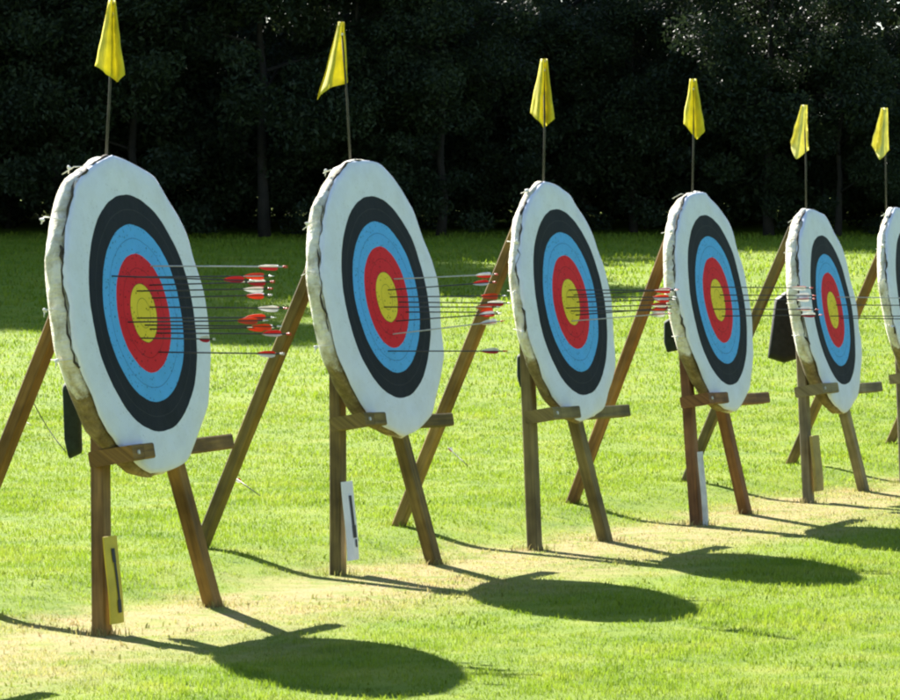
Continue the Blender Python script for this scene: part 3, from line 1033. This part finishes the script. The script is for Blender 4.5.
def grass_mesh():
    P_, H_, W_, TN = [], [], [], []
    zones = [(12.2, 16, 5200, .016, .0034), (16, 20, 3800, .017, .0040), (20, 26, 2200, .018, .005), (26, 34, 1100, .021, .007), (34, 48, 340, .03, .012), (48, 71, 90, .05, .025)]
    for y0, y1, dens, h, w in zones:
        hw = lambda y: .1125 * y * 1.02 + .9
        area = (y1 - y0) * 2 * hw((y0 + y1) / 2)
        n = int(area * dens)
        y = rng.uniform(y0, y1, int(n * 1.25))
        x = rng.uniform(-1, 1, len(y)) * hw(y1)
        keep = np.abs(x) < hw(y)
        x, y = x[keep], y[keep]
        cl = smooth_noise(x, y, 5, 3) + .8 * smooth_noise(x, y, 14, 4) + .6 * smooth_noise(x, y, 33, 8)
        u = (x - LINE0.x) * N.x + (y - LINE0.y) * N.y
        worn = np.exp(-((u - .25 + .5 * smooth_noise(x, y, 2.2, 21)) / .7) ** 2)
        pr = np.clip(.72 + .45 * cl - .22 * worn, .10, 1)
        k = rng.random(len(x)) < pr
        x, y, cl, worn = x[k], y[k], cl[k], worn[k]
        P_.append(np.stack([x, y, ground(x, y) - .003], 1))
        H_.append(h * rng.uniform(.5, 1.5, len(x)) * (1 + .5 * np.clip(cl, -.9, 2)) * (1 - .5 * worn))
        W_.append(w * rng.uniform(.7, 1.3, len(x)))
        TN.append(np.clip(rng.normal(1.06, .12, len(x)) + .10 * cl, .6, 1.6))
    # longer uncut grass round the feet of the stands
    for t_ in T:
        for fp in t_['feet3']:
            m_ = 110
            a_ = rng.uniform(0, 6.28, m_); r_ = np.abs(rng.normal(.05, .045, m_)) + .02
            x, y = fp.x + r_ * np.cos(a_), fp.y + r_ * np.sin(a_)
            P_.append(np.stack([x, y, ground(x, y) - .003], 1))
            H_.append(rng.uniform(.015, .045, m_)); W_.append(rng.uniform(.003, .0055, m_)); TN.append(rng.uniform(.6, 1.15, m_))
    # scattered weeds and tufts the mower missed
    for _ in range(170):
        y0 = rng.uniform(12.5, 40); x0 = rng.uniform(-1, 1) * (.1125 * y0 + .8)
        m_ = int(rng.integers(12, 45))
        x, y = x0 + rng.normal(0, .11, m_), y0 + rng.normal(0, .16, m_)
        P_.append(np.stack([x, y, ground(x, y) - .003], 1))
        H_.append(rng.uniform(.012, .028, m_)); W_.append(rng.uniform(.004, .009, m_) * (1 + y0 / 40)); TN.append(rng.uniform(.6, .95, m_))
    P0 = np.concatenate(P_); H = np.concatenate(H_)[:, None]; W = np.concatenate(W_)[:, None]; tn = np.concatenate(TN)
    n = len(P0)
    az = rng.uniform(0, 2 * np.pi, n)
    side = np.stack([np.cos(az), np.sin(az), np.zeros(n)], 1)
    la = rng.uniform(0, 2 * np.pi, n)
    ld = np.stack([np.cos(la), np.sin(la), np.zeros(n)], 1)
    lean = rng.uniform(.15, .9, n)[:, None]
    up = np.array([0, 0, 1.0])
    m = P0 + up * H * .62 + ld * H * .22 * lean
    tip = P0 + up * H + ld * H * .8 * lean
    V = np.stack([P0 - side * W / 2, P0 + side * W / 2, m + side * W * .38, m - side * W * .38, tip], 1).reshape(-1, 3)
    b = np.arange(n)[:, None] * 5
    me = np_mesh(V, [b + np.array([[0, 1, 2, 3]]), b + np.array([[3, 2, 4]])], 4, np.repeat(tn, 5))
    return me


gr = part('grass', grass_mesh(), blade_material())
gr['kind'] = 'stuff'
gr['label'] = 'short sunlit grass blades growing over the lawn'


# ------------------------------------------------------------------ wood behind the lawn
def tree_meshes(seed, height, crown_base, radius, nleaf, leaf, trunk_r, squash=1.0, low=.15):
    r = np.random.default_rng(seed)
    rr = random.Random(seed)
    # trunk and limbs
    bm = bmesh.new()
    tp = [Vector((0, 0, -.3))]
    x = y = 0
    ns = 7
    for k in range(1, ns + 1):
        x += rr.uniform(-.12, .12) * radius * .3; y += rr.uniform(-.12, .12) * radius * .3
        tp.append(Vector((x, y, height * .86 * k / ns)))
    tube_bm(tp, [trunk_r * (1.25 if k == 0 else 1) * (1 - .85 * k / ns) for k in range(ns + 1)], 9, bm)
    tips = []
    nl = 16
    for k in range(nl):
        f = rr.uniform(max(.08, crown_base / height * .8), .82)
        z = height * f
        b0 = tp[min(ns, max(0, int(f / .86 * ns)))].copy(); b0.z = z
        a = k * 2.4 + rr.uniform(-.4, .4)
        rel = (z - crown_base) / max(.1, height - crown_base)
        rad = radius * (math.sin(min(1, max(.18, rel * .9 + .2)) * math.pi) ** .6) * rr.uniform(.6, 1.0)
        e = b0 + Vector((math.cos(a) * rad, math.sin(a) * rad, rad * rr.uniform(.05, .5)))
        mid = b0.lerp(e, .5) + Vector((0, 0, rad * .1))
        tube_bm([b0, mid, e], [trunk_r * .36, trunk_r * .2, trunk_r * .05], 5, bm)
        tips.append((b0, mid, e))
    trunk = bm_mesh(bm, True)
    # foliage: many leaf clumps gathered around the limbs and through the crown
    cl = []
    for b0, mid, e in tips:
        for q in (mid, mid.lerp(e, .5), e, e):
            cl.append((q + Vector((rr.gauss(0, .12), rr.gauss(0, .12), rr.gauss(0, .1))) * radius, rr.uniform(.16, .34) * radius))
    for _ in range(46):
        rel = rr.uniform(0, 1)
        rad = radius * (math.sin(min(1, rel * (1 - low) + low) * math.pi) ** .55) * math.sqrt(rr.uniform(.1, 1)) * .95
        a = rr.uniform(0, 6.28)
        cl.append((Vector((math.cos(a) * rad, math.sin(a) * rad, crown_base + (height - crown_base) * rel)), rr.uniform(.14, .30) * radius))
    cen = np.array([c[0] for c in cl]); sz = np.array([c[1] for c in cl])
    tone_c = r.uniform(0, 1, len(cl))
    w = sz ** 1.5
    idx = r.choice(len(cl), nleaf, p=w / w.sum())
    v = r.normal(0, 1, (nleaf, 3)); v /= np.linalg.norm(v, axis=1)[:, None]
    rad = r.uniform(0, 1, nleaf) ** .45
    pos = cen[idx] + v * (sz[idx] * rad)[:, None] * np.array([1, 1, .7 * squash])
    pos[:, 2] = np.maximum(pos[:, 2], .08)
    nrm = r.normal(0, 1, (nleaf, 3)) + np.array([0, 0, .8]); nrm /= np.linalg.norm(nrm, axis=1)[:, None]
    t1 = np.cross(nrm, r.normal(0, 1, (nleaf, 3))); t1 /= np.linalg.norm(t1, axis=1)[:, None]
    t2 = np.cross(nrm, t1)
    s = (leaf * r.uniform(.55, 1.4, nleaf))[:, None]
    V = np.stack([pos - t1 * s, pos - t2 * s * .42 + nrm * s * .12, pos + t1 * s, pos + t2 * s * .42 + nrm * s * .12], 1).reshape(-1, 3)
    b = np.arange(nleaf)[:, None] * 4
    tone = np.clip(np.repeat(.65 * tone_c[idx] + .35 * r.uniform(0, 1, nleaf), 4), 0, 1)
    return trunk, np_mesh(V, [b + np.array([[0, 1, 2, 3]])], 4, tone)


PROTO = {
    'bush': [tree_meshes(s, 3.0, .1, 1.7, 21000, .05, .05, low=.45) for s in (31, 32)],
    'under': [tree_meshes(s, 6.5, .2, 2.1, 48000, .05, .10, low=.35) for s in (1, 2, 3)],
    'mid': [tree_meshes(s, 12, 1.6, 3.6, 60000, .075, .22) for s in (11, 12, 13)],
    'tall': [tree_meshes(s, 20, 2.2, 5.2, 40000, .23, .34) for s in (21, 22)],
}
for k, lst in PROTO.items():
    for tr, cr in lst:
        tr.materials.append(M_BARK)
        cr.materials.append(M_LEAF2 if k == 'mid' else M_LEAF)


def plant(kind, x, y, sc, rot, label, cat, group, name, pick):
    tr, cr = PROTO[kind][pick % len(PROTO[kind])]
    o = thing(name, (x, y, gz(x, y)), label, cat, group)
    o.rotation_euler = (0, 0, rot)
    o.scale = (sc, sc, sc)
    for nm, me in (('trunk', tr), ('crown', cr)):
        p = bpy.data.objects.new(nm, me)
        C.objects.link(p)
        p.parent = o
    return o


rt = random.Random(5)
for k in range(15):
    x = -12.2 + k * 1.75 + rt.uniform(-.4, .4)
    plant('under', x, 70.5 + rt.uniform(-.8, 1.6), rt.uniform(.55, .85) if -1.6 < x < 3.6 or x > 6.2 else rt.uniform(.85, 1.15), rt.uniform(0, 6.28),
          'low dark leafy tree at the shaded front of the wood', 'tree', 'low trees along the front of the wood', 'understory_tree', k)
for k in range(18):
    x = -13 + k * 1.5 + rt.uniform(-.4, .4)
    plant('bush', x, 72.6 + rt.uniform(-1.2, 1.2), rt.uniform(.8, 1.3), rt.uniform(0, 6.28),
          'dark leafy bush filling the gap under the trees of the wood', 'bush', 'bushes under the trees of the wood', 'woodland_bush', k)
for k in range(14):
    x = -13 + k * 1.95 + rt.uniform(-.4, .4)
    plant('bush', x, 75.6 + rt.uniform(-.6, .6), rt.uniform(.9, 1.3), rt.uniform(0, 6.28),
          'dark leafy bush between the first trunks of the wood', 'bush', 'bushes between the first trunks', 'woodland_bush', k)
for k in range(11):
    x = -15 + k * 2.9 + rt.uniform(-.6, .6)
    plant('bush', x, 81 + rt.uniform(-1.5, 1.5), rt.uniform(1.2, 1.7), rt.uniform(0, 6.28),
          'dark bush deeper in the wood between the trunks', 'bush', 'bushes deeper in the wood', 'woodland_bush', k)
for k in range(8):
    x = -15 + k * 4.2 + rt.uniform(-.6, .6)
    plant('mid', x, 76 + rt.uniform(-1.0, 2.0), (.95 if x < -5 else .66) * rt.uniform(.9, 1.1), rt.uniform(0, 6.28),
          'dark broadleaf tree in the second row of the wood', 'tree', 'broadleaf trees in the wood', 'broadleaf_tree', k)
for k in range(7):
    x = -18 + k * 6 + rt.uniform(-1, 1)
    plant('mid', x, 86 + rt.uniform(-2, 3), rt.uniform(1.05, 1.25), rt.uniform(0, 6.28),
          'dark broadleaf tree deep in the wood behind', 'tree', 'trees deep in the wood', 'broadleaf_tree', k + 1)
for (x, y, sc) in [(-11, 75, .8), (-17, 73.5, 1.0), (-22.5, 73, 1.06), (-28.5, 74, 1.08), (-35, 73, 1.0), (-24, 80, 1.1), (-15, 82, .95), (-20, 77, 1.0), (-26, 76.5, 1.05), (-31.5, 78, 1.1), (-13.5, 77.5, .85)]:
    plant('tall', x, y, sc, rt.uniform(0, 6.28), 'tall tree of the wood at the left, shading the lawn', 'tree', 'tall trees shading the lawn', 'tall_tree', int(abs(x)))



def far_wood():
    r = np.random.default_rng(77)
    n = 90000
    x = r.uniform(-60, 60, n); y = r.uniform(94, 112, n)
    top = 13 + 2.5 * smooth_noise(x, y * .2, .5, 5)
    z = r.uniform(0, 1, n) * top
    k = (smooth_noise(x, z, .9, 6) + smooth_noise(y, z + x, 1.7, 9)) > -.55
    x, y, z = x[k], y[k], z[k]
    n = len(x)
    pos = np.stack([x, y, ground(x, y) + z], 1)
    nrm = r.normal(0, 1, (n, 3)); nrm /= np.linalg.norm(nrm, axis=1)[:, None]
    t1 = np.cross(nrm, r.normal(0, 1, (n, 3))); t1 /= np.linalg.norm(t1, axis=1)[:, None]
    t2 = np.cross(nrm, t1)
    s = r.uniform(.16, .36, n)[:, None]
    V = np.stack([pos - t1 * s, pos - t2 * s * .5 + nrm * s * .1, pos + t1 * s, pos + t2 * s * .5 + nrm * s * .1], 1).reshape(-1, 3)
    b = np.arange(n)[:, None] * 4
    return np_mesh(V, [b + np.array([[0, 1, 2, 3]])], 4, np.repeat(r.uniform(0, .8, n), 4))


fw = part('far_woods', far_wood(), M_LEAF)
fw['kind'] = 'stuff'
fw['label'] = 'dense dark foliage deep in the wood behind the trees'

# ------------------------------------------------------------------ light
SUN_EL = math.radians(32.5)
sh = Vector((.455, -.89, 0)).normalized()           # the way shadows fall on the ground
to_sun = (-sh * math.cos(SUN_EL) + UPZ * math.sin(SUN_EL)).normalized()
sun_d = bpy.data.lights.new('sun', 'SUN')
sun_d.energy = 5.0
sun_d.angle = math.radians(.55)
sun_d.color = (1.0, .955, .88)
sun = bpy.data.objects.new('sun', sun_d)
C.objects.link(sun)
sun.rotation_mode = 'QUATERNION'
sun.rotation_quaternion = to_sun.to_track_quat('Z', 'Y')

world = bpy.data.worlds.new('World')
SC.world = world
world.use_nodes = True
wn, wl = world.node_tree.nodes, world.node_tree.links
sky = wn.new('ShaderNodeTexSky')
sky.sky_type = 'NISHITA'
sky.sun_disc = False
sky.ozone_density = 2.0
sky.dust_density = .6
sky.sun_elevation = SUN_EL
sky.sun_rotation = math.atan2(to_sun.x, to_sun.y)
wl.new(sky.outputs[0], wn['Background'].inputs['Color'])
wn['Background'].inputs['Strength'].default_value = .056

SC.view_settings.view_transform = 'Standard'
SC.view_settings.look = 'None'
SC.view_settings.gamma = 1
SC.view_settings.use_curve_mapping = False
SC.view_settings.exposure = 2.08
SC.render.engine = 'CYCLES'
SC.cycles.max_bounces = 7
SC.cycles.diffuse_bounces = 4
SC.cycles.transmission_bounces = 4
SC.cycles.filter_width = 2.2
SC.cycles.use_denoising = True
